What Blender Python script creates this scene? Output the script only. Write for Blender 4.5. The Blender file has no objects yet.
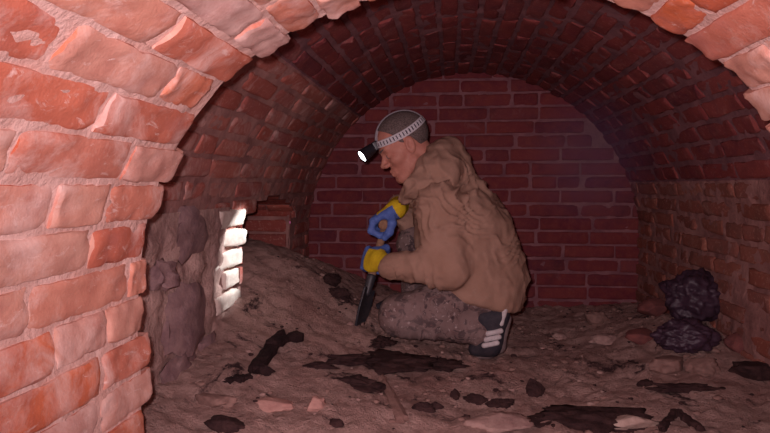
import bpy, bmesh, math, random
import numpy as np
from mathutils import Vector, Matrix, noise as mn

random.seed(7)
SC = bpy.context.scene
COL = SC.collection
R = math.radians

# ------------------------------------------------------------------ camera
FPX = 604.0
YAW, PITCH = R(6.13), R(2.99)
CAM = Vector((0, 0, 0.64))
cd = bpy.data.cameras.new('camera'); cam = bpy.data.objects.new('camera', cd); COL.objects.link(cam)
cd.sensor_width = 36; cd.lens = 36 * FPX / 770; cd.clip_start = 0.02
cam.location = CAM; cam.rotation_euler = (math.pi / 2 - PITCH, 0, YAW)
SC.camera = cam
RIGHT = Vector((math.cos(YAW), math.sin(YAW), 0))
FWD = Vector((-math.sin(YAW) * math.cos(PITCH), math.cos(YAW) * math.cos(PITCH), -math.sin(PITCH)))
UP = RIGHT.cross(FWD)

def ray(px, py):
    return FWD + RIGHT * ((px - 385) / FPX) + UP * ((216.5 - py) / FPX)

def W(px, py, Y):
    d = ray(px, py)
    return CAM + d * (Y / d.y)

# ------------------------------------------------------------------ object helpers
def tag(o, label=None, cat=None, group=None, kind=None):
    if label: o['label'] = label
    if cat: o['category'] = cat
    if group: o['group'] = group
    if kind: o['kind'] = kind
    return o

def mesh_obj(name, verts, faces, mats, parent=None, smooth=True, mi=None, loc=None):
    me = bpy.data.meshes.new(name)
    me.from_pydata([tuple(v) for v in verts], [], [tuple(f) for f in faces])
    for m in (mats if isinstance(mats, (list, tuple)) else [mats]): me.materials.append(m)
    if mi is not None: me.polygons.foreach_set('material_index', np.asarray(mi, dtype=np.int32))
    me.polygons.foreach_set('use_smooth', [smooth] * len(me.polygons))
    me.update()
    o = bpy.data.objects.new(name, me); COL.objects.link(o)
    if parent: o.parent = parent
    if loc is not None: o.location = loc
    return o

def empty(name, M):
    o = bpy.data.objects.new(name, None); COL.objects.link(o)
    o.empty_display_size = .05
    o.matrix_world = M
    return o

# ------------------------------------------------------------------ SDF tools (surface nets)
def seg(P, a, b, ra, rb):
    x, y, z = P
    ax, ay, az = a; bx, by, bz = b
    dx, dy, dz = bx - ax, by - ay, bz - az
    L = dx * dx + dy * dy + dz * dz + 1e-12
    t = np.clip(((x - ax) * dx + (y - ay) * dy + (z - az) * dz) / L, 0, 1)
    return np.sqrt((x - ax - t * dx) ** 2 + (y - ay - t * dy) ** 2 + (z - az - t * dz) ** 2) - (ra + (rb - ra) * t)

def ell(P, c, r):
    x, y, z = P
    qx, qy, qz = (x - c[0]), (y - c[1]), (z - c[2])
    k0 = np.sqrt((qx / r[0]) ** 2 + (qy / r[1]) ** 2 + (qz / r[2]) ** 2)
    k1 = np.sqrt((qx / r[0] ** 2) ** 2 + (qy / r[1] ** 2) ** 2 + (qz / r[2] ** 2) ** 2) + 1e-9
    return k0 * (k0 - 1) / k1

def smin(a, b, k):
    h = np.clip(.5 + .5 * (b - a) / k, 0, 1)
    return b + (a - b) * h - k * h * (1 - h)

def smax(a, b, k): return -smin(-a, -b, k)

def chain(P, pts, rad, k=.02):
    d = None
    for i in range(len(pts) - 1):
        s = seg(P, pts[i], pts[i + 1], rad[i], rad[i + 1])
        d = s if d is None else smin(d, s, k)
    return d

EDGES = [((0,0,0),(1,0,0)),((0,1,0),(1,1,0)),((0,0,1),(1,0,1)),((0,1,1),(1,1,1)),
         ((0,0,0),(0,1,0)),((1,0,0),(1,1,0)),((0,0,1),(0,1,1)),((1,0,1),(1,1,1)),
         ((0,0,0),(0,0,1)),((1,0,0),(1,0,1)),((0,1,0),(0,1,1)),((1,1,0),(1,1,1))]

def nets(fn, xs, ys, zs):
    xs, ys, zs = (np.asarray(a, dtype=np.float32) for a in (xs, ys, zs))
    P = np.meshgrid(xs, ys, zs, indexing='ij')
    V = fn(P).astype(np.float32)
    I = V < 0
    n = np.zeros(tuple(s - 1 for s in V.shape), dtype=np.int8)
    for a in (0, 1):
        for b in (0, 1):
            for c in (0, 1):
                n += I[a:V.shape[0]-1+a, b:V.shape[1]-1+b, c:V.shape[2]-1+c]
    act = (n > 0) & (n < 8)
    idx = np.argwhere(act)
    ids = -np.ones(act.shape, dtype=np.int64); ids[act] = np.arange(len(idx))
    acc = np.zeros((len(idx), 3)); cnt = np.zeros(len(idx))
    ax3 = (xs, ys, zs)
    for A, B in EDGES:
        ia = idx + np.array(A); ib = idx + np.array(B)
        va = V[ia[:,0], ia[:,1], ia[:,2]]; vb = V[ib[:,0], ib[:,1], ib[:,2]]
        m = (va < 0) != (vb < 0)
        t = np.where(m, va / np.where(m, va - vb, 1), 0)
        for q in range(3):
            pa = ax3[q][ia[:,q]]; pb = ax3[q][ib[:,q]]
            acc[:, q] += np.where(m, pa + t * (pb - pa), 0)
        cnt += m
    verts = acc / cnt[:, None]
    faces = []
    for axis in range(3):
        sl0 = [slice(None)] * 3; sl1 = [slice(None)] * 3
        sl0[axis] = slice(0, -1); sl1[axis] = slice(1, None)
        a = I[tuple(sl0)]; b = I[tuple(sl1)]
        e = np.argwhere(a != b)
        o1, o2 = [(1, 2), (2, 0), (0, 1)][axis]
        ok = (e[:, o1] > 0) & (e[:, o2] > 0) & (e[:, o1] < V.shape[o1]-1) & (e[:, o2] < V.shape[o2]-1)
        e = e[ok]
        ina = a[e[:,0], e[:,1], e[:,2]]
        def cid(d1, d2):
            c = e.copy(); c[:, o1] += d1; c[:, o2] += d2
            return ids[c[:,0], c[:,1], c[:,2]]
        q = np.stack([cid(-1,-1), cid(0,-1), cid(0,0), cid(-1,0)], 1)
        q[~ina] = q[~ina][:, ::-1]
        faces.append(q)
    return verts, np.concatenate(faces)

def rng(a, b, s): return np.linspace(a, b, max(3, int(round((b - a) / s)) + 1))

def sdf_obj(name, fn, lo, hi, step, mat, parent=None, off=(0,0,0), post=None, mif=None, loc=None):
    v, f = nets(fn, rng(lo[0], hi[0], step), rng(lo[1], hi[1], step), rng(lo[2], hi[2], step))
    if post is not None: v = post(v, f)
    mi = mif(v[f].mean(1)) if mif else None
    return mesh_obj(name, v - np.array(off), f.tolist(), mat, parent, True, mi, loc)

def vnormals(v, f):
    n = np.cross(v[f[:,1]] - v[f[:,0]], v[f[:,3]] - v[f[:,0]])
    out = np.zeros_like(v)
    for q in range(4): np.add.at(out, f[:,q], n)
    return out / (np.linalg.norm(out, axis=1)[:, None] + 1e-12)

# ------------------------------------------------------------------ materials
class NB:
    def __init__(s, name):
        s.m = bpy.data.materials.new(name); s.m.use_nodes = True
        s.t = s.m.node_tree; s.b = s.t.nodes['Principled BSDF']
        s.b.inputs['Roughness'].default_value = .85
        s.b.inputs['Specular IOR Level'].default_value = .25
        s.co = s.t.nodes.new('ShaderNodeTexCoord').outputs['Object']
    def n(s, t, **kw):
        x = s.t.nodes.new(t)
        for k, v in kw.items(): setattr(x, k, v)
        return x
    def l(s, a, b): s.t.links.new(a, b)
    def noise(s, scale, detail=4, rough=.55, dist=0, vec=None, sc=None):
        x = s.n('ShaderNodeTexNoise'); x.inputs['Scale'].default_value = scale
        x.inputs['Detail'].default_value = detail; x.inputs['Roughness'].default_value = rough
        x.inputs['Distortion'].default_value = dist
        src = vec or s.co
        if sc:
            mp = s.n('ShaderNodeMapping'); mp.inputs['Scale'].default_value = sc
            s.l(src, mp.inputs['Vector']); src = mp.outputs['Vector']
        s.l(src, x.inputs['Vector'])
        return x.outputs['Fac']
    def ramp(s, fac, stops, interp='LINEAR'):
        x = s.n('ShaderNodeValToRGB'); r = x.color_ramp; r.interpolation = interp
        while len(r.elements) < len(stops): r.elements.new(.5)
        for e, (p, c) in zip(r.elements, stops):
            e.position = p; e.color = (c, c, c, 1) if isinstance(c, (int, float)) else (*c, 1)
        s.l(fac, x.inputs['Fac']); return x.outputs['Color']
    def mix(s, fac, a, b, mode='MIX'):
        x = s.n('ShaderNodeMix', data_type='RGBA', blend_type=mode)
        for sock, v in ((x.inputs[0], fac), (x.inputs[6], a), (x.inputs[7], b)):
            if isinstance(v, (int, float)): sock.default_value = v
            elif isinstance(v, tuple): sock.default_value = (*v, 1)
            else: s.l(v, sock)
        return x.outputs[2]
    def math(s, op, a, b=0.0):
        x = s.n('ShaderNodeMath', operation=op)
        for sock, v in ((x.inputs[0], a), (x.inputs[1], b)):
            if isinstance(v, (int, float)): sock.default_value = v
            else: s.l(v, sock)
        return x.outputs[0]
    def color(s, c):
        if isinstance(c, tuple): s.b.inputs['Base Color'].default_value = (*c, 1)
        else: s.l(c, s.b.inputs['Base Color'])
        return s
    def bump(s, h, strength=.4, dist=.01):
        x = s.n('ShaderNodeBump'); x.inputs['Strength'].default_value = strength; x.inputs['Distance'].default_value = dist
        s.l(h, x.inputs['Height']); s.l(x.outputs['Normal'], s.b.inputs['Normal']); return s
    def rough(s, v, spec=None):
        s.b.inputs['Roughness'].default_value = v
        if spec is not None: s.b.inputs['Specular IOR Level'].default_value = spec
        return s

def brick_mat(name, cols, lime=(.62,.47,.42), lime_lo=.52, lime_hi=.70, grime=.5, grime_col=(.10,.05,.05), bmp=.5, speck=.5, streak=0):
    n = NB(name)
    g = n.n('ShaderNodeNewGeometry').outputs['Random Per Island']
    k = len(cols)
    base = n.ramp(g, [(i / (k - 1), c) for i, c in enumerate(cols)])
    v = n.noise(22, 6, .65)
    base = n.mix(n.ramp(v, [(.35, 0), (.7, 1)]), base, n.mix(.45, base, (.30,.07,.045)))
    base = n.mix(n.math('MULTIPLY', n.ramp(n.noise(90, 3, .6), [(.55, 0), (.75, 1)]), speck), base, (.62,.36,.28))
    lm = n.ramp(n.noise(7.5, 8, .68, .6), [(lime_lo, 0), (lime_hi, 1)])
    base = n.mix(n.math('MULTIPLY', lm, .85), base, lime)
    gm = n.ramp(n.noise(5.1, 7, .7, .3), [(.52, 0), (.72, 1)])
    base = n.mix(n.math('MULTIPLY', gm, grime), base, grime_col)
    if streak:
        st = n.ramp(n.noise(19, 8, .72, 1.2, sc=(1.6, .8, 1.6)), [(.59, 0), (.68, 1)])
        base = n.mix(n.math('MULTIPLY', st, streak), base, lime)
    n.color(base)
    n.bump(n.math('ADD', n.noise(60, 8, .7), n.noise(220, 3, .6)), bmp, .003)
    return n.m

def simple(name, c1, c2, scale=12, rough=.85, bump=.4, bscale=80, bdist=.004, spec=.25, lo=.35, hi=.65):
    n = NB(name); n.color(n.mix(n.ramp(n.noise(scale, 6, .65, .3), [(lo, 0), (hi, 1)]), c1, c2))
    n.rough(rough, spec); n.bump(n.noise(bscale, 6, .65), bump, bdist)
    return n.m

M = {}
M['brick_near'] = brick_mat('near_brick', [(.52,.115,.045),(.58,.20,.13),(.62,.36,.28),(.58,.14,.05),(.62,.33,.25),(.52,.15,.09),(.60,.28,.20),(.60,.40,.35)],
                            (.74,.54,.48), .50, .72, .4, (.32,.15,.16), .3, .35, .75)
M['brick_dark'] = brick_mat('dark_red_brick', [(.24,.045,.035),(.34,.075,.055),(.20,.05,.05),(.38,.10,.07),(.27,.06,.05),(.32,.11,.09)],
                            (.48,.28,.25), .60, .85, .62, (.07,.03,.035))  # darker red ramp than the near brick
M['brick_back'] = brick_mat('dimmed_back_brick', [(.15,.024,.036),(.20,.034,.043),(.125,.025,.042),(.22,.042,.048),(.17,.030,.041),(.19,.046,.056)],
                            (.30,.15,.15), .60, .85, .5, (.05,.02,.028), .5, .06)  # darker copy of the chamber brick; back wall's dimness put into colour
M['brick_brown'] = brick_mat('brown_stained_brick', [(.24,.085,.06),(.30,.10,.07),(.20,.08,.065),(.34,.13,.09),(.26,.11,.09)],
                            (.42,.28,.23), .56, .82, .6, (.10,.055,.045))
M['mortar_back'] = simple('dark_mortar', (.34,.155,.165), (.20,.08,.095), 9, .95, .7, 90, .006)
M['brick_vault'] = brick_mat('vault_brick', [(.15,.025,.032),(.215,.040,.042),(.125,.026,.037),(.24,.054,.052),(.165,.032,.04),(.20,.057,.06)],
                            (.42,.24,.22), .58, .84, .6, (.06,.025,.03), .5, .2)  # same brick again, its colour lowered for the dim vault
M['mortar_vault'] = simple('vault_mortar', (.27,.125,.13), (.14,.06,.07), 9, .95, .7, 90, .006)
M['brick_side'] = brick_mat('limy_side_brick', [(.34,.085,.065),(.42,.13,.10),(.30,.09,.085),(.46,.17,.13),(.38,.11,.09),(.42,.20,.17)],
                            (.62,.45,.41), .50, .72, .55, (.15,.065,.065))
M['mortar_near'] = simple('pale_mortar', (.70,.48,.42), (.58,.34,.28), 14, .95, .7, 90, .006)
M['mortar_dark'] = simple('old_mortar', (.42,.22,.19), (.24,.11,.10), 9, .95, .7, 90, .006)
M['rubble'] = simple('rubble_mortar', (.56,.37,.32), (.32,.19,.17), 9, .95, .9, 60, .01)
M['wall_stone'] = simple('dark_field_stone', (.19,.11,.115), (.32,.20,.19), 18, .9, .6, 70, .006)
M['lit_quoin'] = simple('lamplit_quoin_brick', (.74,.66,.58), (.60,.46,.40), 25, .9, .5, 90, .004)  # near-white: the headlamp's lit patch is put into the brick colour

n = NB('damp_earth')
b = n.mix(n.ramp(n.noise(4.5, 8, .65, .4), [(.35, 0), (.62, 1)]), (.36,.205,.175), (.55,.36,.31))
b = n.mix(n.math('MULTIPLY', n.ramp(n.noise(28, 6, .7), [(.5, 0), (.72, 1)]), .6), b, (.13,.07,.06))
b = n.mix(n.ramp(n.noise(6, 9, .74, .9), [(.555, 0), (.63, 1)]), b, (.055,.026,.028))
b = n.mix(n.math('MULTIPLY', n.ramp(n.noise(55, 4, .6), [(.62, 0), (.70, 1)]), .6), b, (.48,.34,.29))
n.color(b); n.bump(n.math('ADD', n.noise(45, 8, .75), n.noise(160, 4, .7)), .9, .012)
M['earth'] = n.m

n = NB('canvas_jacket')
b = n.mix(n.ramp(n.noise(9, 6, .6), [(.3, 0), (.7, 1)]), (.32,.185,.13), (.41,.25,.185))
b = n.mix(n.math('MULTIPLY', n.ramp(n.noise(25, 6, .7), [(.58, 0), (.75, 1)]), .35), b, (.50,.35,.28))
n.color(b); n.rough(.9, .15); n.bump(n.math('ADD', n.noise(38, 4, .6), n.math('MULTIPLY', n.noise(700, 2, .5), .25)), .35, .006)
M['jacket'] = n.m
n = NB('muddy_camouflage')
b = n.mix(n.ramp(n.noise(24, 5, .62, 1.2), [(.42, 0), (.50, 1)], 'EASE'), (.065,.040,.042), (.20,.13,.12))
b = n.mix(n.ramp(n.noise(31, 5, .6, .8), [(.58, 0), (.62, 1)]), b, (.15,.085,.08))
b = n.mix(n.ramp(n.noise(62, 5, .65), [(.60, 0), (.68, 1)]), b, (.46,.36,.34))
b = n.mix(n.math('MULTIPLY', n.ramp(n.noise(7, 4, .6), [(.4, 0), (.7, 1)]), .35), b, (.34,.25,.235))
n.color(b); n.bump(n.noise(60, 5, .6), .4, .005)
M['camo'] = n.m
M['skin'] = simple('skin', (.56,.25,.18), (.48,.19,.14), 40, .55, .12, 300, .002, .35)
M['hair'] = None
n = NB('cropped_grey_hair'); n.color(n.mix(n.ramp(n.noise(220, 4, .7), [(.35, 0), (.7, 1)]), (.075,.05,.045), (.26,.20,.185)))
n.bump(n.noise(420, 3, .6), .7, .004); M['hair'] = n.m
M['glove_blue'] = simple('blue_rubber', (.075,.13,.40), (.11,.19,.50), 60, .6, .3, 260, .002, .3)
M['glove_yellow'] = simple('yellow_knit', (.80,.58,.03), (.66,.44,.02), 60, .85, .4, 380, .002, .15)
M['black_plastic'] = simple('black_plastic', (.012,.012,.016), (.02,.02,.026), 60, .4, .05, 200, .001, .5)
M['steel_dark'] = simple('dark_steel', (.022,.024,.034), (.05,.04,.042), 40, .5, .3, 120, .002, .5)
M['wood'] = simple('worn_wood', (.38,.22,.13), (.24,.13,.08), 40, .8, .4, 160, .002)
M['shoe_black'] = simple('black_shoe', (.022,.022,.032), (.05,.042,.05), 40, .7, .3, 200, .002)
M['white_rubber'] = simple('white_stripe', (.62,.58,.57), (.48,.42,.42), 60, .7, .1, 200, .001)
M['sole'] = simple('grey_sole', (.15,.11,.11), (.23,.17,.16), 60, .8, .3, 160, .002)
M['eye'] = simple('eye', (.30,.22,.20), (.25,.18,.17), 60, .2, 0, 100, .001, .5)
M['char'] = simple('charred_wood', (.018,.010,.011), (.04,.02,.02), 30, .95, .9, 90, .006, .15)
M['wetclod'] = simple('dark_wet_clod', (.030,.014,.015), (.065,.032,.03), 30, .9, .9, 80, .008, .2)
M['stone_pale'] = simple('pale_stone', (.50,.37,.31), (.36,.24,.20), 30, .9, .5, 70, .005)
M['stone_pink'] = simple('pink_brick_fragment', (.50,.29,.24), (.38,.20,.17), 30, .9, .5, 70, .005)
M['stone_brown'] = simple('brown_stone', (.22,.125,.105), (.30,.18,.15), 30, .9, .6, 70, .006)
M['stone_dusty'] = simple('dusty_stone', (.42,.28,.24), (.30,.18,.16), 30, .9, .6, 70, .006)
M['brick_scrap'] = simple('broken_brick', (.22,.075,.065), (.14,.05,.05), 26, .9, .6, 80, .005)
M['bag'] = simple('dark_plastic_film', (.035,.018,.03), (.06,.03,.05), 10, .5, .3, 30, .01, .4)

n = NB('lamp_lens'); n.color((1, 1, 1))
n.b.inputs['Emission Color'].default_value = (.93, .97, 1, 1); n.b.inputs['Emission Strength'].default_value = 14
M['lens'] = n.m

# patterned elastic strap (object space = head frame)
n = NB('patterned_strap')
sp = n.n('ShaderNodeSeparateXYZ'); n.l(n.co, sp.inputs[0])
ang = n.math('ARCTAN2', sp.outputs['Y'], sp.outputs['X'])
wv = n.math('FRACT', n.math('MULTIPLY', ang, 6.5))
dash = n.math('MULTIPLY', n.math('GREATER_THAN', wv, .34), n.math('LESS_THAN', n.math('FRACT', n.math('MULTIPLY', ang, 32.0)), .72))
mid = n.math('LESS_THAN', n.math('ABSOLUTE', n.math('SUBTRACT', n.math('SUBTRACT', sp.outputs['Z'], .049), n.math('MULTIPLY', n.math('POWER', n.math('ABSOLUTE', sp.outputs['X']), 2.0), 1.3))), .0078)
n.color(n.mix(mid, (.62,.58,.60), n.mix(dash, (.075,.06,.08), (.80,.78,.80))))
n.rough(.7); M['strap'] = n.m
M['strap_plain'] = simple('grey_strap', (.24,.21,.23), (.34,.30,.32), 120, .8, .2, 300, .001)

# ------------------------------------------------------------------ masonry
def fbm(x, y, z, o=3):
    return mn.fractal(Vector((x, y, z)), .9, 2.0, o, noise_basis='PERLIN_ORIGINAL')

class Masonry:
    """collects bricks and mortar laid on a surface map(u, v) -> point, normal"""
    def __init__(s): s.v = []; s.f = []; s.mi = []
    def add(s, V, F, mi):
        o = len(s.v); s.v += V; s.f += [tuple(i + o for i in f) for f in F]; s.mi += [mi] * len(F)
    def brick(s, mp, u0, u1, v0, v1, nu, nv, proud=.004, rough=.003, edge=.009, mi=0, tilt=0.0, ragged=.004, jit=.004):
        sd = random.random() * 100
        hu, hv = (u1 - u0) / 2, (v1 - v0) / 2
        du, dv, dw = random.uniform(-.004, .004), random.uniform(-.002, .002), random.uniform(-jit, jit)
        ta = random.uniform(-1, 1) * tilt
        V = []; F = []
        us = [-1, -1 + .10] + [-.82 + 1.64 * i / (nu - 1) for i in range(nu)] + [1 - .10, 1] if nu > 3 else [-1, -.85, 0, .85, 1]
        vs = [-1, -.78] + [-.5 + 1.0 * i / max(1, nv - 1) for i in range(nv)] + [.78, 1] if nv > 1 else [-1, -.72, 0, .72, 1]
        us = [us[0]] + us + [us[-1]]; vs = [vs[0]] + vs + [vs[-1]]
        A, B = len(us), len(vs)
        for i, a in enumerate(us):
            for j, c in enumerate(vs):
                skirt = i in (0, A - 1) or j in (0, B - 1)
                u = (u0 + u1) / 2 + du + a * hu; v = (v0 + v1) / 2 + dv + c * hv
                ea, ec = 1 - abs(a), 1 - abs(c)
                e = min(ea * hu, ec * hv)
                nz = fbm(u * 16 + sd, v * 26, sd)
                n2 = fbm(u * 45 + sd, v * 60, sd + 9, 2)
                if e < .002:
                    u -= math.copysign(abs(nz) * ragged, a) if ea < .01 else 0
                    v -= math.copysign(abs(n2) * ragged, c) if ec < .01 else 0
                drop = max(0, 1 - e / edge) ** 2 * edge * .75
                corner = max(0, .25 - ea) * max(0, .5 - ec) * 8
                w = proud + dw + ta * a * .01 + nz * rough + n2 * rough * .6 - drop * .7 - corner * .006 * (0.4 + max(0, nz) * 2)
                if skirt: w = -.03
                p, nn = mp(u, v)
                V.append(tuple(p + nn * w))
        for i in range(A - 1):
            for j in range(B - 1):
                q = i * B + j
                F.append((q, q + B, q + B + 1, q + 1))
        s.add(V, F, mi)
    def lay(s, mp, U0, U1, V0, V1, L, H, ju, jv, nu, nv, skip=None, ragged_end=None, **kw):
        nc = int(round((V1 - V0) / H)); H = (V1 - V0) / nc
        for c in range(nc):
            v0 = V0 + c * H
            u = U0 - (L * .5 if c % 2 else 0) - random.uniform(0, .07)
            while u < U1:
                ln = L * random.choice((1, 1, 1, .97, 1.04, .52))
                a, b = u, u + ln
                end = U1 + (ragged_end() if ragged_end else 0)
                if b > end - .05: b = end + ju
                a2 = max(a, U0)
                if b - a2 > .05 and not (skip and skip((a2 + b) / 2, v0 + H / 2)):
                    s.brick(mp, a2 + ju / 2, b - ju / 2, v0 + jv / 2, v0 + H - jv / 2, nu, nv, **kw)
                u = b
                if b >= end: break
    def mortar(s, mp, U0, U1, V0, V1, st, depth=-.005, rough=.004, skip=None, mi=1):
        nu = int((U1 - U0) / st) + 1; nv = int((V1 - V0) / st) + 1
        V = []; F = []
        for i in range(nu + 1):
            for j in range(nv + 1):
                u = U0 + (U1 - U0) * i / nu; v = V0 + (V1 - V0) * j / nv
                p, nn = mp(u, v)
                V.append(tuple(p + nn * (depth + fbm(u * 30, v * 30, 3.3) * rough)))
        for i in range(nu):
            for j in range(nv):
                u = U0 + (U1 - U0) * (i + .5) / nu; v = V0 + (V1 - V0) * (j + .5) / nv
                if skip and skip(u, v): continue
                q = i * (nv + 1) + j
                F.append((q, q + nv + 1, q + nv + 2, q + 1))
        s.add(V, F, mi)
    def blob(s, c, r, mi, seed, rough=.25):
        bm = bmesh.new(); bmesh.ops.create_icosphere(bm, subdivisions=3, radius=1)
        V = []
        for v in bm.verts:
            d = v.co.normalized()
            k = 1 + rough * fbm(d.x * 1.6 + seed, d.y * 1.6, d.z * 1.6) + .06 * fbm(d.x * 6, d.y * 6 + seed, d.z * 6)
            V.append((c[0] + d.x * r[0] * k, c[1] + d.y * r[1] * k, c[2] + d.z * r[2] * k))
        F = [tuple(l.vert.index for l in f.loops) for f in bm.faces]
        bm.free(); s.add(V, F, mi)
    def build(s, name, mats):
        o = mesh_obj(name, s.v, s.f, mats, None, True, s.mi)
        o.data.set_sharp_from_angle(angle=R(48))
        return tag(o, kind='structure')

def barrel(cx, zc, r, prof=None):
    """u runs along Y, v is arc length from the springing on the left, over the crown, to the right; v<0 and v>pi r are the upright walls"""
    Lr = math.pi * r
    R0 = r
    def mp(u, v):
        r = R0 * (1 + float(np.interp(v / R0, [0, .45, .80, 1.25, 1.65, 2.2, 2.6, 3.14], prof))) if prof else R0
        if v < 0: return Vector((cx - r, u, zc + v)), Vector((1, 0, 0))
        if v > Lr: return Vector((cx + r, u, zc - (v - Lr))), Vector((-1, 0, 0))
        a = v / R0
        return Vector((cx - r * math.cos(a), u, zc + r * math.sin(a))), Vector((math.cos(a), 0, -math.sin(a)))
    return mp, Lr

ZC = .36
# near passage: the camera stands in it
NX, NR, NY = .055, .627, 1.085
PROF = [.006, .038, .042, .012, 0, -.012, -.025, -.02]
mpN, LN = barrel(NX, ZC, NR, PROF)
def ragN(): return random.uniform(-.026, .016)
ms = Masonry()
ms.lay(mpN, .16, NY, -.42, LN * .5, .262, 0.0705, .009, .007, 12, 4, ragged_end=ragN, proud=.003, rough=.005, edge=.005, tilt=.15, ragged=.005, jit=.0022)
ms.mortar(mpN, -.45, NY - .02, -.42, LN * .5, .012, -.0028, .0035)
ms.lay(mpN, -.45, .16, -.42, LN * .5, .262, .0705, .012, .010, 4, 1)
ms.build('wall_entrance_left', [M['brick_near'], M['mortar_near']])
ms = Masonry()
ms.lay(mpN, .16, NY, LN * .5, LN + .42, .262, 0.0705, .009, .007, 10, 4, ragged_end=ragN, proud=.003, rough=.005, edge=.005, tilt=.15, ragged=.005, jit=.0022)
ms.mortar(mpN, -.45, NY - .02, LN * .5, LN + .42, .014, -.0028, .0035)
ms.lay(mpN, -.45, .16, LN * .5, LN + .42, .262, .0705, .012, .010, 4, 1)
ms.build('wall_entrance_right', [M['brick_near'], M['mortar_near']])

# the chamber behind it
CX, CR, CY0, CY1 = .10, .86, 1.07, 3.2
mpC, LC = barrel(CX, ZC, CR)
OY0, OY1, OZ = 2.09, 2.80, .49       # side opening on the left
def in_opening(u, v):
    p, _ = mpC(u, v)
    if p.x > 0: return False
    if not (OY0 < u < OY1): return False
    top = OZ + .10 * math.sqrt(max(0, 1 - ((u - (OY0 + OY1) / 2) / (.5 * (OY1 - OY0))) ** 2))
    return p.z < top
RUB_V = .17
def in_rubble(u, v): return u < 1.94 and v < RUB_V + .05 * math.sin(u * 9)
def skipL(u, v): return in_opening(u, v) or in_rubble(u, v) or (1.93 < u < 2.10 and v < .22)
ms = Masonry()
ms.lay(mpC, CY0, CY1, -.46, .72, .262, .0705, .012, .012, 5, 2, skip=skipL, proud=.003, rough=.006, ragged=.006)
ms.mortar(mpC, CY0, CY1, -.46, .72, .02, -.001, .006, skip=in_opening)
# rough rubble masonry: heightfield coat with field stones bedded in it
nu, nv = 60, 44
V = []; F = []
for i in range(nu + 1):
    for j in range(nv + 1):
        u = CY0 + (1.95 - CY0) * i / nu; v = -.46 + (RUB_V + .04 + .46) * j / nv
        p, nn = mpC(u, v)
        e = min(1, (nv - j) / 5, (nu - i) / 4)
        V.append(tuple(p + nn * (.006 + e * (.012 + .022 * fbm(u * 9, v * 9, 1.7, 5) + .006 * fbm(u * 40, v * 40, 5.7, 2)))))
for i in range(nu):
    for j in range(nv):
        q = i * (nv + 1) + j; F.append((q, q + nv + 1, q + nv + 2, q + 1))
ms.add(V, F, 2)
xw = CX - CR
for k, (px, py, rp, rz) in enumerate([(187, 231, .085, .062), (185, 322, .10, .085), (178, 378, .085, .062), (160, 275, .05, .04),
                                  (206, 350, .06, .04)]):
    d = ray(px, py); p = CAM + d * ((xw + .02 - CAM.x) / d.x)
    ms.blob((xw + .022, p.y, p.z), (.032, rp * 1.15, rz * 1.1), 3, k * 3.1, .5)
# brick quoin of the side opening, proud of the rubble, whitened to carry the headlamp's bright patch
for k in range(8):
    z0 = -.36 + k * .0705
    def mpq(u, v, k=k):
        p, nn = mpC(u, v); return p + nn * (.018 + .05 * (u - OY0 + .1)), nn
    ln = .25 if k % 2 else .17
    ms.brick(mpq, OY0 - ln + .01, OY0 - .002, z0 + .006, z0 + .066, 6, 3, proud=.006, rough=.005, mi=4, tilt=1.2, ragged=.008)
    p, nn = mpC(OY0, z0)
    def mpj(u, v): return Vector((xw + .02 - u, OY0, ZC + v)), Vector((0, 1, 0))
    ms.brick(mpj, .0, .16, z0 + .006, z0 + .066, 4, 2, proud=.004, rough=.004, mi=0)
ms.build('wall_left', [M['brick_side'], M['mortar_dark'], M['rubble'], M['wall_stone'], M['lit_quoin']])

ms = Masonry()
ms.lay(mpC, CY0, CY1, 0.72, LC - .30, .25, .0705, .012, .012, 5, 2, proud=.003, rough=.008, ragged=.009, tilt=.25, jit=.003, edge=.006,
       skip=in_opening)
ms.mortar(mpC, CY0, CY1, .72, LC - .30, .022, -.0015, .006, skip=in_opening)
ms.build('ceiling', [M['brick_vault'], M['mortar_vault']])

ms = Masonry()
ms.lay(mpC, CY0, CY1, LC - .30, LC + .46, .25, .0705, .012, .012, 5, 2, proud=.003, rough=.008, ragged=.008, tilt=.7)
ms.mortar(mpC, CY0, CY1, LC - .30, LC + .46, .02, -.001, .010)
ms.build('wall_right', [M['brick_brown'], M['mortar_dark']])

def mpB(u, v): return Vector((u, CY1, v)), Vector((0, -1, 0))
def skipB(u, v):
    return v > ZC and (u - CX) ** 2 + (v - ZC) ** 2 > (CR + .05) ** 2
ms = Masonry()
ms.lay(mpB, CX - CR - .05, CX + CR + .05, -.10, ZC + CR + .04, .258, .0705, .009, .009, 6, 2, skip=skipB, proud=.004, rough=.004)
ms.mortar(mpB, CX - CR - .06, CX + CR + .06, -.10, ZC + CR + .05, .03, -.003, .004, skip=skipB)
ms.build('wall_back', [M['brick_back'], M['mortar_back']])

# wall between passage and chamber (its face looks into the chamber)
def arc_pt(r, t, y): 
    mp, L = barrel(NX if r == NR else CX, ZC, r)
    return mp(y, -.42 + (L + .84) * t)[0]
V = []; F = []; N = 80
for i in range(N + 1):
    t = i / N
    a = arc_pt(NR, t, NY - .03); b_ = arc_pt(CR, t, NY - .03)
    mpo, Lo = barrel(CX, ZC, CR + .02)
    b_ = mpo(NY - .03, -.42 + (Lo + .84) * t)[0]
    mpi, Li = barrel(NX, ZC, NR + .012, PROF)
    a = mpi(NY - .03, -.42 + (Li + .84) * t)[0]
    for k in range(5): V.append(tuple(a.lerp(b_, k / 4) + Vector((0, .004 * fbm(a.x * 9 + k, a.z * 9, 2), 0))))
for i in range(N):
    for k in range(4):
        q = i * 5 + k; F.append((q, q + 1, q + 6, q + 5))
tag(mesh_obj('wall_front', V, F, M['mortar_dark']), kind='structure')

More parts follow.
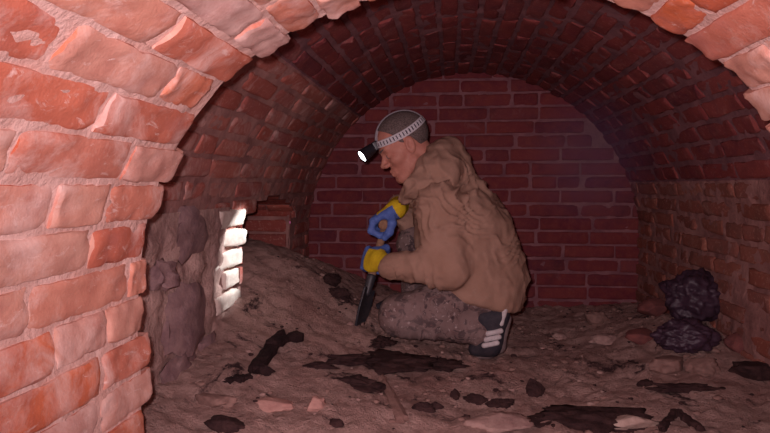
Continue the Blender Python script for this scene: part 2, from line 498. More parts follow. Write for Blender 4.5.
# side niche on the left: back, vault and far cheek
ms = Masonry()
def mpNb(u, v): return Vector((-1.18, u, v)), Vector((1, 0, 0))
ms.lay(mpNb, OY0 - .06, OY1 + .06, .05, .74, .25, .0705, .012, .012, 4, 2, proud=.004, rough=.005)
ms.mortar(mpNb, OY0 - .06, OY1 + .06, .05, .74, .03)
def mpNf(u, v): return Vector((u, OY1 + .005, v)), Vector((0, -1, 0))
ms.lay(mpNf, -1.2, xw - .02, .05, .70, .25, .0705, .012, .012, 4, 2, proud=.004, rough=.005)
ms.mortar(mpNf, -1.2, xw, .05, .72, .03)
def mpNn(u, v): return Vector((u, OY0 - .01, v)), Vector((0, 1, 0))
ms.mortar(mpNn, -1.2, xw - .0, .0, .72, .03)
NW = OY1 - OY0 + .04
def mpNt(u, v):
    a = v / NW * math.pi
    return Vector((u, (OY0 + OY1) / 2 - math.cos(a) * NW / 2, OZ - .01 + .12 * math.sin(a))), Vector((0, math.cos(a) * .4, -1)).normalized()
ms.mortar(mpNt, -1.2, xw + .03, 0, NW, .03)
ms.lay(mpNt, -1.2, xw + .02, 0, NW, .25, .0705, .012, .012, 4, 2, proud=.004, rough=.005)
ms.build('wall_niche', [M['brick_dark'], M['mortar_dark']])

# ------------------------------------------------------------------ earth floor
XS = [-1.25, -.95, -.75, -.55, -.35, -.20, -.05, .15, .40, .70, 1.0]
HS = [.42, .39, .345, .255, .155, .085, .045, .018, .0, .02, .05]
YS = [-.5, 1.0, 1.4, 1.8, 2.05, 2.4, 2.8, 3.3]
WS = [.15, .25, .38, .50, .66, 1.08, .95, .6]
def fz(x, y, fine=True):
    h = float(np.interp(x, XS, HS)) * float(np.interp(y, YS, WS))
    h += .10 * math.exp(-(((x - .86) / .22) ** 2 + ((y - 2.35) / .38) ** 2))
    h += .016 * fbm(x * 3.1 + 5, y * 3.1, .3, 3)
    if fine: h += .013 * fbm(x * 11, y * 11, 4.3, 4) + .007 * fbm(x * 37, y * 37, 8.3, 3)
    return h
def G(px, py):
    d = ray(px, py); t = 1.0
    while t < 4:
        p = CAM + d * t
        if p.z < fz(p.x, p.y): return p
        t += .004
    return p
x0, x1, y0, y1 = -1.22, 1.0, -.45, 3.24
nx, ny = 230, 380
V = []; F = []
for i in range(nx + 1):
    for j in range(ny + 1):
        x = x0 + (x1 - x0) * i / nx; y = y0 + (y1 - y0) * j / ny
        V.append((x, y, fz(x, y)))
for i in range(nx):
    for j in range(ny):
        q = i * (ny + 1) + j; F.append((q, q + ny + 1, q + ny + 2, q + 1))
tag(mesh_obj('floor', V, F, M['earth']), kind='structure')

# ------------------------------------------------------------------ the man
ROOT = Vector((.06, 2.28, .03))
def T(px, py, Y): return tuple(W(px, py, Y))

hp, hyaw = R(30), R(13)
f = Vector((-math.cos(hp) * math.cos(hyaw), -math.cos(hp) * math.sin(hyaw), -math.sin(hp)))
l = Vector((0, 0, 1)).cross(f).normalized(); u = f.cross(l)
HO = W(406.5, 147, 2.31)
HM = Matrix(((f.x, l.x, u.x, HO.x), (f.y, l.y, u.y, HO.y), (f.z, l.z, u.z, HO.z), (0, 0, 0, 1)))
HI = np.array(HM.inverted())
def to_head(P):
    x, y, z = P
    return tuple(HI[r][0] * x + HI[r][1] * y + HI[r][2] * z + HI[r][3] for r in range(3))

def skull(P):
    x, y, z = P; ay = np.abs(y); Q = (x, ay, z)
    d = ell(P, (-.006, 0, .045), (.099, .077, .087))
    d = smin(d, ell(P, (.034, 0, -.022), (.060, .056, .082)), .03)
    return d
def head(P):
    x, y, z = P; ay = np.abs(y); Q = (x, ay, z)
    d = skull(P)
    d = smin(d, seg(Q, (.004, .050, -.056), (.066, .020, -.094), .020, .019), .025)
    d = smin(d, seg(Q, (.078, 0, -.093), (.076, .012, -.093), .020, .018), .018)
    d = smin(d, seg(Q, (.088, .004, .030), (.076, .042, .032), .012, .011), .016)
    d = smin(d, ell(Q, (.058, .046, -.018), (.026, .020, .020)), .02)
    d = smax(d, -ell(Q, (.099, .033, .006), (.020, .018, .014)), .012)
    d = smin(d, seg(P, (.086, 0, .020), (.113, 0, -.020), .007, .011), .010)
    d = smin(d, ell(Q, (.103, .012, -.025), (.013, .009, .009)), .006)
    d = smin(d, seg(Q, (.096, 0, -.052), (.084, .022, -.055), .0075, .004), .007)
    d = smin(d, seg(Q, (.094, 0, -.067), (.083, .020, -.064), .0085, .004), .007)
    d = smin(d, ell(Q, (.075, .033, .005), (.015, .016, .0125)), .004)
    # ears
    ex, ez = x + .004, z - .002
    c, s_ = math.cos(.2), math.sin(.2)
    E = (ex * c + ez * s_, ay - .077, -ex * s_ + ez * c)
    ear = smax(ell(E, (0, 0, 0), (.019, .009, .033)), -ell(E, (.003, .009, .004), (.010, .007, .019)), .004)
    d = smin(d, ear, .006)
    return d

S_N, S_F = T(438, 206, 2.15), T(436, 204, 2.50)
E_N, H_N = T(446, 267, 2.09), T(394, 266, 2.14)
E_F, H_F = T(424, 246, 2.57), T(399, 206, 2.42)
HIP_N, HIP_F = T(484, 294, 2.22), T(486, 288, 2.42)
KN_N, KN_F = T(401, 315, 2.14), T(414, 243, 2.47)
AN_N, AN_F = T(480, 331, 2.17), T(416, 318, 2.50)

def body_fn(P):
    d = chain(P, [T(478, 282, 2.32), T(462, 235, 2.32), T(448, 200, 2.32)], [.13, .12, .11], .05)
    d = smin(d, seg(P, S_N, S_F, .06, .06), .04)
    nk = W(438, 185, 2.32)
    nb = HM @ Vector((-.028, 0, -.035))
    d = smin(d, seg(P, tuple(nk), tuple(nb), .064, .056), .03)
    for s_, e, h in ((S_N, E_N, H_N), (S_F, E_F, H_F)):
        d = smin(d, chain(P, [s_, e, h], [.05, .042, .028]), .03)
    for a, k, c in ((HIP_N, KN_N, AN_N), (HIP_F, KN_F, AN_F)):
        d = smin(d, chain(P, [a, k, c], [.08, .05, .034]), .03)
    hd = head(to_head(P))
    return smin(d, hd, .012)
def grid_axis(a, fa, fb, b, fine, coarse):
    return np.concatenate([np.arange(a, fa, coarse), np.arange(fa, fb, fine), np.arange(fb, b, coarse)])
v_, f_ = nets(body_fn, grid_axis(-.36, -.31, -.02, .36, .0032, .014), grid_axis(1.98, 2.20, 2.42, 2.70, .0032, .014),
              grid_axis(-.02, .62, .95, .97, .0032, .014))
person = mesh_obj('person', v_ - np.array(ROOT), f_.tolist(), M['skin'], loc=ROOT)
tag(person, 'man kneeling in brown hooded jacket and muddy camouflage trousers, looking down at his spade', 'person')
for sy in (1, -1):
    c = HM @ Vector((.0795, .0325 * sy, .004))
    e = sdf_obj('eye', lambda P: ell(P, tuple(c), (.0115, .0115, .0115)), c - Vector((.02,)*3), c + Vector((.02,)*3), .002, M['eye'], person, ROOT)

def hair_fn(P):
    x, y, z = P
    d = skull(P) - .0045
    h = np.interp(x, [-.12, -.08, -.045, -.02, .02, .05, .075, .10], [-.055, -.045, -.02, .028, .045, .085, .116, .13])
    h = h - np.where((np.abs(y) > .055) & (x > .01) & (x < .03), .02, 0)
    return smax(d, h - z, .004)
def in_head(fn): return lambda P: fn(to_head(P))
def head_part(name, fn, lo, hi, step, mat, parent, world=True, off=ROOT):
    v, fc = nets(fn, rng(lo[0], hi[0], step), rng(lo[1], hi[1], step), rng(lo[2], hi[2], step))
    if world:
        A = np.array(HM); v = v @ A[:3, :3].T + A[:3, 3] - np.array(off)
    return mesh_obj(name, v, fc.tolist(), mat, parent)
head_part('hair', hair_fn, (-.13, -.10, -.08), (.12, .10, .15), .0035, M['hair'], person)
for sy in (1, -1):
    head_part('eyebrow', lambda P: seg(P, (.0985, .016 * sy, .032), (.086, .044 * sy, .036), .0045, .003),
              (.07, -.06, .02), (.12, .06, .05), .002, M['hair'], person)

# jacket
def folds(v, fc, amp=.008):
    nrm = vnormals(v, fc); out = v.copy()
    for i in range(len(v)):
        x, y, z = v[i]
        w = fbm(x * 5, y * 5, z * 5, 2) * .9
        a = math.sin((x * .80 + z * .60 + .25 * y) * 58 + w * 8)
        b = math.sin((x * -.35 + z * .9 + .2 * y) * 74 + w * 9 + 2)
        m = max(0, fbm(x * 4 + 9, y * 4, z * 4, 2) * 1.6 + .35)
        m2 = max(0, fbm(x * 4 + 3, y * 4 + 5, z * 4, 2) * 1.6 + .2)
        out[i] += nrm[i] * (amp * (((1 - abs(a)) ** 2 - .4) * m + ((1 - abs(b)) ** 2 - .4) * m2) * 1.7
                            + .011 * fbm(x * 9, y * 9, z * 7 + 3, 3) + .0025 * fbm(x * 27, y * 27, z * 22 + 3, 2))
    return out
hem_a, hem_b = W(420, 288, 2.2), W(524, 316, 2.2)
hn = Vector((hem_b.z - hem_a.z, 0, -(hem_b.x - hem_a.x))).normalized()
def jacket_fn(P):
    x, y, z = P
    k = .86; yc = 2.325
    Q = (x, yc + (y - yc) * k, z)
    def q(px, py): p = W(px, py, yc); return tuple(p)
    d = chain(Q, [q(450, 196), q(464, 236), q(474, 276), q(476, 296)], [.135, .178, .186, .182], .05)
    d = smin(d, seg(P, S_N, S_F, .078, .078), .06)
    # elbow and sleeve folds
    d = smin(d, seg(P, T(425, 190, 2.32), T(440, 172, 2.32), .075, .07), .04)
    hem = (x - hem_a.x) * hn.x + (z - hem_a.z) * hn.z
    torso_hem = smax(d, hem, .02)
    arms = chain(P, [S_N, E_N, H_N], [.084, .066, .048], .05)
    d = smin(torso_hem, arms, .032)
    return smin(d, chain(P, [S_F, E_F, H_F], [.080, .066, .044], .03), .022)
jk = sdf_obj('jacket', jacket_fn, (-.34, 1.93, .12), (.36, 2.72, .86), .0075, M['jacket'], person, ROOT, post=folds)
def hood_fn(P):
    d = chain(P, [T(404, 200, 2.25), T(414, 186, 2.19), T(430, 166, 2.20), T(442, 152, 2.25), T(448, 149, 2.32), T(444, 154, 2.40), T(428, 168, 2.45), T(408, 190, 2.42)],
              [.024, .034, .040, .040, .040, .040, .038, .026], .03)
    d = smin(d, chain(P, [T(436, 150, 2.26), T(452, 152, 2.31), T(463, 158, 2.33)], [.036, .040, .022], .02), .03)
    d = smin(d, chain(P, [T(430, 188, 2.17), T(446, 172, 2.20), T(462, 174, 2.30)], [.050, .055, .055], .03), .06)
    return d
sdf_obj('hood', hood_fn, (-.24, 2.10, .54), (.14, 2.55, .87), .0065, M['jacket'], person, ROOT, post=lambda v, fc: folds(v, fc, .006))
for nm, c0, c1, r in (('cuff', H_N, E_N, .049), ('cuff', H_F, E_F, .047)):
    a = Vector(c0); b_ = a.lerp(Vector(c1), .16)
    sdf_obj(nm, lambda P: smax(seg(P, tuple(a), tuple(b_), r, r + .002), -seg(P, tuple(a), tuple(b_), r - .012, r - .012), .004),
            a - Vector((.09,)*3), a + Vector((.10,)*3), .005, M['jacket'], person, ROOT)

# trousers
def trousers_fn(P):
    d = chain(P, [HIP_N, KN_N, AN_N], [.094, .078, .052], .02)
    d2 = chain(P, [HIP_F, KN_F, AN_F], [.100, .070, .050], .02)
    d = smin(d, d2, .03)
    d = smin(d, seg(P, T(484, 282, 2.26), T(484, 282, 2.40), .095, .095), .04)
    return d
sdf_obj('trousers', trousers_fn, (-.33, 1.98, -.02), (.36, 2.64, .58), .0085, M['camo'], person, ROOT, post=lambda v, fc: folds(v, fc, .0035))

# shoes (frame: heel->ball axis, sole side)
def shoe(heel, ball, toe, top, near):
    heel, ball, toe, top = map(Vector, (heel, ball, toe, top))
    ax = (ball - heel).normalized(); sd = (toe - ball).cross(ax).normalized()
    if sd.y > 0: sd = -sd
    def fn(P):
        d = chain(P, [tuple(heel), tuple(heel.lerp(ball, .55)), tuple(ball), tuple(toe)], [.036, .036, .044, .028], .03)
        d = smin(d, seg(P, tuple(heel), tuple(top), .036, .040), .03)
        return d
    c = (heel + ball) / 2
    o = sdf_obj('shoe', fn, c - Vector((.2,)*3), c + Vector((.2,)*3), .006, M['shoe_black'], person, ROOT)
    return o, ax, sd
hN, bN, tN, pN = W(498, 316, 2.17), W(489, 343, 2.17), W(476, 349, 2.17), W(484, 318, 2.17)
so, ax, sd = shoe(hN, bN, tN, pN, True)
outw = Vector((ax.z, 0, -ax.x));  outw = outw if outw.x > 0 else -outw     # towards the sole
sdf_obj('sole', lambda P: chain(P, [tuple(hN + outw * .030), tuple(bN + outw * .036), tuple(bN + ax * .034 + outw * .01), tuple(tN + ax * .026 + Vector((0,0,-.004)))], [.020, .022, .018, .014], .02),
        hN - Vector((.12, .1, .22)), hN + Vector((.12, .1, .08)), .006, M['sole'], so, (0,0,0))
so.children[-1].location = -ROOT
for k in range(3):     # three white side stripes
    c = hN.lerp(bN, .50 + .21 * k) + Vector((.0, -.040 - .003 * k, 0))
    d = (outw * .020 - ax * .012)
    m = sdf_obj('stripe', lambda P: seg(P, tuple(c - d), tuple(c + d), .0095, .0095), c - Vector((.05,)*3), c + Vector((.05,)*3), .003, M['white_rubber'], so, (0,0,0))
    m.location = -ROOT
c = hN + outw * .014 + Vector((0, -.031, .006))
m = sdf_obj('heel_patch', lambda P: seg(P, tuple(c - ax * .026), tuple(c + ax * .022), .010, .012), c - Vector((.06,)*3), c + Vector((.06,)*3), .004, M['white_rubber'], so, (0,0,0))
m.location = -ROOT
AF = Vector(AN_F)
zf = fz(AF.x, AF.y) + .042
shoe((AF.x + .03, AF.y, zf), (AF.x - .09, AF.y - .02, zf), (AF.x - .15, AF.y - .03, zf - .008), (AF.x + .005, AF.y, zf + .07), False)

# ------------------------------------------------------------------ spade
TOP = W(385.5, 224, 2.31); BOT = W(364, 304, 2.22)
sax = (TOP - BOT).normalized()
def onshaft(t): return BOT.lerp(TOP, t)

def glove(name, C, fv, av, nv, wrist, S):
    """hand closed around a bar through C along av; fv wrist->knuckles, nv out of the back of the hand"""
    fv = fv.normalized(); av = (av - fv * av.dot(fv)).normalized(); nv = (nv - fv * nv.dot(fv) - av * nv.dot(av)).normalized()
    def pt(a, b, c): return tuple(C + fv * a + av * b + nv * c)
    Mx = np.array([list(fv), list(av), list(nv)]); Cn = np.array(C)
    wl = Mx @ (np.array(wrist) - Cn) / S
    def fn(P):
        L = tuple((Mx[r][0] * (P[0] - Cn[0]) + Mx[r][1] * (P[1] - Cn[1]) + Mx[r][2] * (P[2] - Cn[2])) / S for r in range(3))
        d = ell(L, (-.020, .0, .027), (.056, .046, .020))
        d = smin(d, seg(L, (.026, .030, .026), (.024, -.028, .024), .014, .012), .012)
        d = smin(d, seg(L, (-.052, .012, .018), (-.030, .036, .010), .018, .016), .015)
        for k, (o, s) in enumerate(((.035, .95), (.0118, 1.03), (-.0118, 1.0), (-.034, .84))):
            r = .0104 - (.001 if k == 3 else 0)
            fg = chain(L, [(.026, o, .026), (.026 + .022 * s, o * 1.02, .004), (.030 * s, o, -.024), (-.002, o * .98, -.030)],
                       [r + .001, r, r * .95, r * .85], .006)
            d = smin(d, fg, .0015)
        th = chain(L, [(-.034, .036, .014), (-.026, .053, -.008), (-.004, .050, -.028), (.018, .044, -.036)], [.0150, .0130, .0122, .0105], .008)
        d = smin(d, th, .005)
        # wrist and gauntlet
        d = smin(d, seg(L, (-.055, 0, .024), tuple(wl), .030, .036), .022)
        return d * S
    def mif(c):
        L = (c - Cn) @ Mx.T / S
        y = ((L[:, 0] < .006) & (L[:, 2] > .014) & (L[:, 1] < .034)) | (L[:, 0] < -.052)
        return np.where(y, 1, 0)
    lo = np.minimum(Cn - .11, np.array(wrist) - .05); hi = np.maximum(Cn + .11, np.array(wrist) + .05)
    return sdf_obj(name, fn, lo, hi, .0027, [M['glove_blue'], M['glove_yellow']], person, ROOT, mif=mif)
# left hand: low on the shaft, back of the hand to the camera
cN = onshaft(.53)
wN = Vector(H_N)
glove('glove', cN, cN - (wN + Vector((0, .03, .0))), sax, Vector((-.15, -1, .25)), tuple(wN), 1.08)
# right hand: over the T grip, thumb side towards the camera
cF = TOP
wF = Vector(H_F)
glove('glove', cF, Vector((-.86, 0, -.5)), Vector((0, -1, 0)), Vector((-.3, 0, 1)), tuple(wF), 1.2)

spade = empty('short_spade', Matrix.Translation(BOT))
tag(spade, 'short spade with wooden shaft and dark steel blade held in the gloved hands', 'spade')
def sp(name, fn, pts, mat, step=.004, pad=.03, parent=None):
    a = np.array([list(p) for p in pts]); 
    o = sdf_obj(name, fn, a.min(0) - pad, a.max(0) + pad, step, mat, spade, BOT)
    return o
sp('shaft', lambda P: seg(P, tuple(onshaft(.28)), tuple(TOP), .0155, .014), [onshaft(.28), TOP], M['wood'])
g0, g1 = TOP + Vector((0, -.055, 0)), TOP + Vector((0, .055, 0))
sp('grip', lambda P: seg(P, tuple(g0), tuple(g1), .021, .021), [g0, g1], M['wood'])
sp('socket', lambda P: seg(P, tuple(onshaft(.14)), tuple(onshaft(.33)), .015, .0185), [onshaft(.14), onshaft(.33)], M['steel_dark'])
bw = Vector((.32, .95, 0)); bw = (bw - sax * bw.dot(sax)).normalized(); bnrm = bw.cross(sax)
def blade_fn(P):
    q = [P[i] - BOT[i] for i in range(3)]
    a = sum(q[i] * sax[i] for i in range(3)); w = sum(q[i] * bw[i] for i in range(3)); t = sum(q[i] * bnrm[i] for i in range(3))
    half = .050 * np.sqrt(np.clip((a + .115) / .09, 0, 1))
    t = t - w * w * 3.0
    return np.maximum(np.maximum(np.abs(w) - half, np.abs(t) - .0045), np.maximum(a - .062, -a - .115))
sp('blade', blade_fn, [BOT - sax * .11 - bw * .06, BOT - sax * .11 + bw * .06, BOT + sax * .07 - bw * .06, BOT + sax * .07 + bw * .06], M['steel_dark'], .0035)

# ------------------------------------------------------------------ headlamp (in the head's frame)
hl = empty('headlamp', HM)
tag(hl, 'lit black headlamp on patterned white elastic strap round the man\'s head', 'headlamp')
def strap_fn(P):
    x, y, z = P
    return np.maximum(skull(P) - .010, np.abs(z - .049 - .013 * (x / .1) ** 2) - .0135)
head_part('strap', strap_fn, (-.125, -.10, .03), (.12, .10, .09), .003, M['strap'], hl, world=False)
def top_fn(P):
    x, y, z = P
    return np.maximum(np.maximum(skull(P) - .009, np.abs(y) - .0095), .062 - z)
head_part('top_strap', top_fn, (-.125, -.025, .05), (.12, .025, .16), .003, M['strap_plain'], hl, world=False)
lp, ld = Vector((.113, .004, .060)), Vector((1, .30, -.12)).normalized()
def cyl(P, a, d, L, r0, r1, rr=.003):
    q = [P[i] - a[i] for i in range(3)]
    t = sum(q[i] * d[i] for i in range(3))
    rad = np.sqrt(np.maximum(sum(q[i] ** 2 for i in range(3)) - t * t, 0))
    rr_ = r0 + (r1 - r0) * np.clip(t / L, 0, 1)
    return smax(rad - rr_, np.abs(t - L / 2) - L / 2, rr)
head_part('bracket', lambda P: smax(smax(np.abs(P[1]) - .024, np.abs(P[2] - .062) - .018, .004), np.abs(P[0] - .102) - .011, .004),
          (.08, -.035, .03), (.125, .035, .09), .003, M['black_plastic'], hl, world=False)
hs = head_part('lamp_housing', lambda P: smax(cyl(P, lp, ld, .060, .020, .0262), -cyl(P, lp + ld * .054, ld, .02, .0215, .022, .001), .002),
          (.08, -.05, .0), (.21, .07, .11), .0025, M['black_plastic'], hl, world=False)
head_part('lens', lambda P: cyl(P, lp + ld * .050, ld, .006, .0222, .0222, .001), (.12, -.05, .0), (.21, .07, .11), .002, M['lens'], hl, world=False)

# ------------------------------------------------------------------ loose things on the ground
def rock_mesh(name, r, mat, seed, rough=.3, cuts=5, sub=4, fine=.05):
    rd = random.Random(seed)
    bm = bmesh.new(); bmesh.ops.create_icosphere(bm, subdivisions=sub, radius=1)
    pl = []
    for _ in range(cuts):
        d = Vector((rd.uniform(-1, 1), rd.uniform(-1, 1), rd.uniform(-1, 1))).normalized(); pl.append((d, rd.uniform(.55, .85)))
    for v in bm.verts:
        d = v.co.normalized()
        k = 1 + rough * fbm(d.x * 1.5 + seed, d.y * 1.5, d.z * 1.5)
        p = d * k
        for n_, h in pl:
            e = p.dot(n_) - h
            if e > 0: p -= n_ * e * .9
        p *= 1 + fine * fbm(d.x * 7 + seed, d.y * 7, d.z * 7) + fine * .4 * fbm(d.x * 19, d.y * 19 + seed, d.z * 19, 2)
        v.co = Vector((p.x * r[0], p.y * r[1], p.z * r[2]))
    me = bpy.data.meshes.new(name); bm.to_mesh(me); bm.free()
    me.materials.append(mat); me.polygons.foreach_set('use_smooth', [True] * len(me.polygons))
    return me

def put(name, label, cat, px, py, r, mat, seed, rz=0, tilt=(0, 0), sink=.35, group=None, rough=.3, cuts=5, fine=.05, lift=0):
    p = G(px, py)
    o = bpy.data.objects.new(name, rock_mesh(name, r, mat, seed, rough, cuts, 4, fine)); COL.objects.link(o)
    o.rotation_euler = (tilt[0], tilt[1], rz)
    o.location = (p.x, p.y, fz(p.x, p.y) + r[2] * (1 - 2 * sink) + lift)
    return tag(o, label, cat, group)

def beam(name, label, cat, a, b, w, t, mat, seed, group=None, lift=.0):
    """splintered piece of wood lying between two pixels of ground"""
    A, B = G(*a), G(*b)
    d = B - A; L = d.length
    V = []; F = []; N = 14
    rd = random.Random(seed)
    prof = [(-1, -1), (-.3, -1.1), (.5, -.9), (1, -.6), (1, .5), (.3, 1), (-.4, .9), (-1, .6)]
    for i in range(N + 1):
        s = i / N
        e = 1 if 0 < i < N else .25
        taper = .75 + .35 * fbm(s * 3 + seed, 1, 2) + .1
        for a_, c_ in prof:
            V.append(((s - .5) * L + (0 if e == 1 else .02 * fbm(a_ * 3, c_ * 3, seed)), a_ * w / 2 * taper * e + .006 * fbm(s * 9, a_ * 3 + seed, c_),
                      c_ * t / 2 * taper * e + .004 * fbm(s * 11 + 3, a_ * 3, c_ * 2 + seed)))
    K = len(prof)
    for i in range(N):
        for j in range(K):
            q = i * K + j; q2 = i * K + (j + 1) % K
            F.append((q, q2, q2 + K, q + K))
    F.append(tuple(range(K))[::-1]); F.append(tuple(N * K + j for j in range(K)))
    o = mesh_obj(name, V, F, mat, None, False)
    x = d.normalized(); y = Vector((0, 0, 1)).cross(x).normalized(); z = x.cross(y)
    mid = (A + B) / 2
    o.matrix_world = Matrix(((x.x, y.x, z.x, mid.x), (x.y, y.y, z.y, mid.y), (x.z, y.z, z.z, mid.z + t * .3 + lift), (0, 0, 0, 1)))
    return tag(o, label, cat, group)

CH, WC, SP, SB, BS = M['char'], M['wetclod'], M['stone_pale'], M['stone_brown'], M['brick_scrap']
# burnt wood below the earth bank, left
beam('charred_stick', 'longest charred stick on the earth bank, slanting up to the right', 'charred wood', (252, 376), (283, 333), .045, .03, CH, 1)
beam('charred_stick', 'short charred stick crossing the upper end of the longest one', 'charred wood', (268, 350), (301, 341), .045, .03, CH, 2, lift=.012)
beam('charred_chip', 'thin charred chip lying low at the foot of the longest charred stick', 'charred wood', (226, 382), (252, 378), .04, .018, CH, 3)
put('charred_lump', 'small black lump right of the charred chip', 'charred wood', 262, 372, (.035,.025,.018), CH, 4)
put('black_clod', 'black clod by the foot of the left wall at the picture bottom', 'earth clod', 226, 428, (.05,.03,.018), WC, 5)
# dark wet scraps in front of the knee
put('wet_clod', 'widest flat black patch of wet muck in front of the man\'s knee', 'muck', 392, 362, (.125,.095,.018), WC, 11, rough=.7, fine=.16, cuts=2)
put('wet_clod', 'flat black muck tapering to the left of the widest patch', 'muck', 343, 360, (.085,.045,.014), WC, 12, .2, rough=.8, fine=.18, cuts=2)
put('wet_clod', 'black muck below the tapering patch, nearer the camera', 'muck', 356, 385, (.065,.04,.016), WC, 13, -.3, rough=.8, fine=.18, cuts=2)
put('wet_clod', 'black muck under the man\'s shin', 'muck', 442, 366, (.070,.05,.014), WC, 14, .1, rough=.8, fine=.18, cuts=2)
put('wet_clod', 'narrow tongue of muck between knee and tapering patch', 'muck', 380, 344, (.05,.035,.014), WC, 15, .5, rough=.8, fine=.18, cuts=2)
put('wet_clod', 'small flake of muck at the far left of the black scraps', 'muck', 318, 368, (.045,.018,.010), WC, 16, .3, rough=.7, fine=.18, cuts=2)
put('black_crumb', 'lone black crumb on pale earth above the picture bottom', 'earth clod', 336, 424, (.022,.014,.012), WC, 17)
beam('old_board', 'narrow earth-caked board running from the black muck to the picture bottom', 'board', (381, 382), (404, 430), 0.032, .022, M['stone_brown'], 18, lift=.012)
# crumbs right of the board
put('black_crumb', 'black crumb left of the group beside the board', 'earth clod', 421, 410, (.030,.02,.016), WC, 21, rough=.6, fine=.12)
put('black_crumb', 'tiny black crumb standing highest right of the board', 'earth clod', 455, 398, (.015,.013,.018), WC, 22)
put('black_crumb', 'broad black crumb in front of the pale slab', 'earth clod', 478, 402, (.042,.022,.016), WC, 23, rough=.6, fine=.12)
put('black_crumb', 'black crumb right of the broad one by the pale slab', 'earth clod', 500, 405, (.035,.022,.016), WC, 24, rough=.6, fine=.12)
put('black_crumb', 'small black crumb low at the left corner of the pale slab', 'earth clod', 436, 408, (.02,.014,.012), WC, 25)
put('pale_slab', 'large flat pale slab half sunk at the bottom centre of the floor', 'stone', 492, 424, (.12,.055,.022), M['stone_dusty'], 26, .1, sink=.45, fine=.08)
put('dark_stone', 'upright pointed dark stone alone in front of the back wall', 'stone', 535, 394, (.028,.022,.040), WC, 27, rough=.4)
# pale pieces on the left
put('brick_fragment', 'pink brick fragment on the earth below the charred sticks', 'brick fragment', 315, 408, (.030,.022,.020), M['stone_pink'], 31, .9)
put('flat_stone', 'flat pinkish stone left of the pink brick fragment', 'stone', 268, 406, (.065,.035,.016), M['stone_pink'], 32, .3, sink=.5)
put('flat_stone', 'flat dull stone near the foot of the left wall', 'stone', 215, 402, (.05,.035,.018), SB, 33, .1)
# right foreground
put('black_mat', 'largest black mat of muck at the lower right', 'muck', 598, 420, (.17,.085,.022), WC, 41, .15, rough=.55, fine=.14, cuts=2, sink=.4)
put('pale_stone', 'pale rounded stone at the bottom edge in front of the black mat', 'stone', 630, 430, (.066,.034,.026), SP, 42, .1, lift=.012)
put('black_mat', 'long thin black strip of muck at the foot of the rubbish heap', 'muck', 682, 391, (.10,.022,.014), WC, 43, .1, rough=.6, fine=.14, cuts=2)
put('black_clod', 'small black clod left of the long thin black strip', 'earth clod', 644, 386, (.026,.018,.016), WC, 44, rough=.6, fine=.12)
beam('dark_root', 'dark root fanning out right of the pale rounded stone', 'root', (660, 432), (676, 412), .02, .02, WC, 45)
beam('dark_root', 'dark root leaning right from the black mat to the bottom edge', 'root', (676, 412), (702, 432), .024, .02, WC, 46)
put('black_rock', 'low black rock against the right wall at the picture edge', 'stone', 758, 376, (.08,.05,.030), WC, 47, .1, rough=.5)
# rubbish heap against the right wall
def bag(name, label, px, py, r, seed, lift):
    p = G(px, py); c = Vector((p.x, p.y, fz(p.x, p.y) + r[2] * .75 + lift))
    bm = bmesh.new(); bmesh.ops.create_icosphere(bm, subdivisions=5, radius=1)
    for v in bm.verts:
        d = v.co.normalized()
        k = 1 + .25 * fbm(d.x * 1.7 + seed, d.y * 1.7, d.z * 1.7) - .22 * abs(fbm(d.x * 3.4, d.y * 3.4 + seed, d.z * 3.4)) - .03 * abs(fbm(d.x * 9 + seed, d.y * 9, d.z * 9))
        v.co = Vector((d.x * r[0] * k, d.y * r[1] * k, max(d.z * k, -.8) * r[2]))
    me = bpy.data.meshes.new(name); bm.to_mesh(me); bm.free(); me.materials.append(M['bag'])
    me.polygons.foreach_set('use_smooth', [True] * len(me.polygons))
    o = bpy.data.objects.new(name, me); COL.objects.link(o); o.location = c
    return tag(o, label, 'plastic bag')
bag('plastic_bag', 'large crumpled dark plastic bag, highest on the rubbish heap by the right wall', 692, 326, (.115,.095,.10), 3, .03)
bag('plastic_bag', 'low crumpled dark plastic bag slumped in front of the large one', 686, 350, (.10,.07,.06), 8, .0)
put('broken_brick', 'reddish broken brick left of the crumpled bags', 'brick', 641, 340, (.065,.045,.035), BS, 51, .3, (.1,.1), cuts=8, rough=.15)
put('broken_brick', 'broken brick tipped against the top left of the large bag', 'brick', 655, 316, (.07,.05,.04), BS, 52, -.2, (.3,-.3), cuts=8, rough=.15, lift=.02)
put('broken_brick', 'broken brick wedged between the low bag and the right wall', 'brick', 738, 350, (.045,.045,.045), BS, 53, .5, (.5,.2), cuts=8, rough=.15)
put('rubble_stone', 'dull stone fronting the low bag at the heap\'s foot', 'stone', 668, 368, (.07,.045,.035), SB, 54, .4)
put('rubble_stone', 'dull stone right of the low bag at the heap\'s foot', 'stone', 702, 370, (.05,.045,.035), SB, 55, .1)
put('rubble_stone', 'pale dusty stone lying flat before the back wall', 'stone', 604, 342, (.06,.04,.022), M['stone_dusty'], 56, .2)
put('rubble_stone', 'small dusty stone beside the flat pale one at the back wall', 'stone', 560, 338, (.03,.022,.018), M['stone_dusty'], 57, .2)
put('rubble_stone', 'brown stone at the foot of the back wall left of the heap', 'stone', 596, 322, (.06,.04,.035), SB, 58, .2)
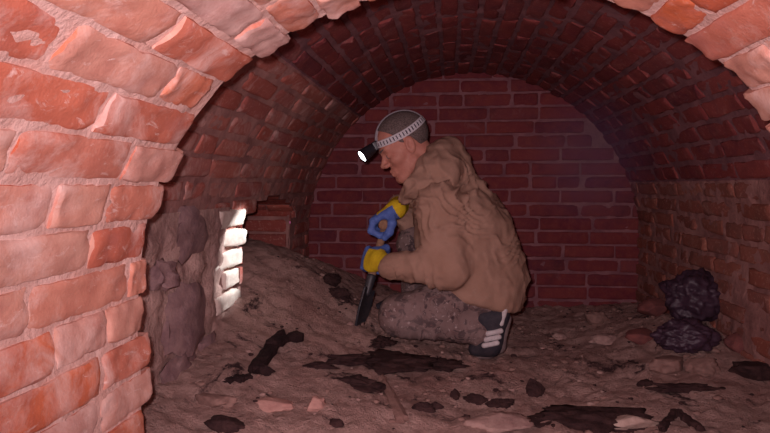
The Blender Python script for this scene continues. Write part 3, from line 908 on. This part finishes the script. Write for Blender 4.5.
# grit and crumbs strewn over the earth
rd = random.Random(5); V = []; F = []; MI = []
for k in range(700):
    x = rd.uniform(-.70, .92); y = rd.uniform(1.45, 3.1)
    rr = rd.choice((.003, .003, .004, .004, .005, .006, .009)) * rd.uniform(.8, 1.2)
    bm = bmesh.new(); bmesh.ops.create_icosphere(bm, subdivisions=2, radius=1)
    o0 = len(V); zz = fz(x, y)
    for v in bm.verts:
        d = v.co; q = 1 + .45 * fbm(d.x * 1.3 + k, d.y * 1.3, d.z * 1.3)
        V.append((x + d.x * rr * q * 1.3, y + d.y * rr * q, zz + rr * .25 + d.z * rr * q * .7))
    fs = [tuple(l.vert.index + o0 for l in f.loops) for f in bm.faces]; bm.free()
    F += fs; MI += [rd.choice((0, 1, 2, 2, 2))] * len(fs)
tag(mesh_obj('grit', V, F, [M['wetclod'], M['stone_dusty'], M['stone_brown']], None, True, MI),
    'dark and pale grit strewn all over the earth floor', 'grit', kind='stuff')
# in the shadow by the spade
put('dark_clod', 'dark clod of dug earth left of the spade blade', 'earth clod', 338, 296, (.05,.045,.032), WC, 61, .2, rough=.5, fine=.1)
put('dark_clod', 'smaller dark clod above the one left of the spade', 'earth clod', 330, 283, (.04,.035,.03), WC, 62, .2, rough=.5, fine=.1)

# ------------------------------------------------------------------ thin purplish mist under the far end of the vault
hm = bpy.data.materials.new('purplish_mist'); hm.use_nodes = True; nt = hm.node_tree
nt.nodes.remove(nt.nodes['Principled BSDF'])
vsn = nt.nodes.new('ShaderNodeVolumeScatter'); vsn.inputs['Color'].default_value = (.62, .30, .74, 1)
tc = nt.nodes.new('ShaderNodeTexCoord'); ln_ = nt.nodes.new('ShaderNodeVectorMath'); ln_.operation = 'LENGTH'
nt.links.new(tc.outputs['Object'], ln_.inputs[0])
mr = nt.nodes.new('ShaderNodeMapRange'); mr.interpolation_type = 'SMOOTHSTEP'
mr.inputs['From Min'].default_value = 0; mr.inputs['From Max'].default_value = 1
mr.inputs['To Min'].default_value = .9; mr.inputs['To Max'].default_value = 0
nt.links.new(ln_.outputs['Value'], mr.inputs['Value']); nt.links.new(mr.outputs['Result'], vsn.inputs['Density'])
nt.links.new(vsn.outputs[0], nt.nodes['Material Output'].inputs['Volume'])
bm = bmesh.new(); bmesh.ops.create_icosphere(bm, subdivisions=3, radius=1)
me = bpy.data.meshes.new('mist'); bm.to_mesh(me); bm.free(); me.materials.append(hm)
hz = bpy.data.objects.new('mist', me); COL.objects.link(hz)
hz.location = (.60, 2.70, .76); hz.scale = (.33, .47, .38)
tag(hz, 'thin purplish mist hanging under the far right of the vault', 'mist', kind='stuff')

GROUPS = {'charred_stick': 'charred wood pieces on the earth bank', 'charred_chip': 'charred wood pieces on the earth bank',
          'charred_lump': 'charred wood pieces on the earth bank', 'wet_clod': 'black muck in front of the man', 'black_crumb': 'black crumbs on the earth',
          'black_mat': 'black muck at the lower right', 'black_clod': 'black clods on the earth', 'dark_clod': 'dug clods beside the spade', 'flat_stone': 'flat stones at the left',
          'rubble_stone': 'rubble stones by the back and right walls', 'broken_brick': 'broken bricks on the rubbish heap', 'plastic_bag': 'dark bags on the rubbish heap',
          'dark_root': 'dark roots at the bottom edge'}
for o in list(COL.objects):
    if o.parent is None and o.name.split('.')[0] in GROUPS: o['group'] = GROUPS[o.name.split('.')[0]]

# ------------------------------------------------------------------ light
def spot(name, loc, target, energy, col, size, blend, rad):
    d = bpy.data.lights.new(name, 'SPOT'); d.energy = energy; d.color = col
    d.spot_size = size; d.spot_blend = blend; d.shadow_soft_size = rad
    o = bpy.data.objects.new(name, d); COL.objects.link(o)
    o.location = loc; o.rotation_euler = (Vector(target) - Vector(loc)).to_track_quat('-Z', 'Y').to_euler()
    return o
# the flash beside the camera
spot('flash_light', (-.03, .0, .675), W(450, 235, 2.0), 78, (1, .78, .84), R(112), 1.0, .012)
# the man's headlamp
lw = HM @ (lp + ld * .068)
spot('headlamp_beam', lw, (xw, 2.02, .405), 34, (.95, .97, 1), R(29), .6, .012)
w = bpy.data.worlds.new('world'); SC.world = w; w.use_nodes = True
w.node_tree.nodes['Background'].inputs['Color'].default_value = (.55, .12, .28, 1)
w.node_tree.nodes['Background'].inputs['Strength'].default_value = .45

vs = SC.view_settings
vs.view_transform = 'Standard'; vs.look = 'None'; vs.gamma = 1; vs.use_curve_mapping = False; vs.exposure = 0
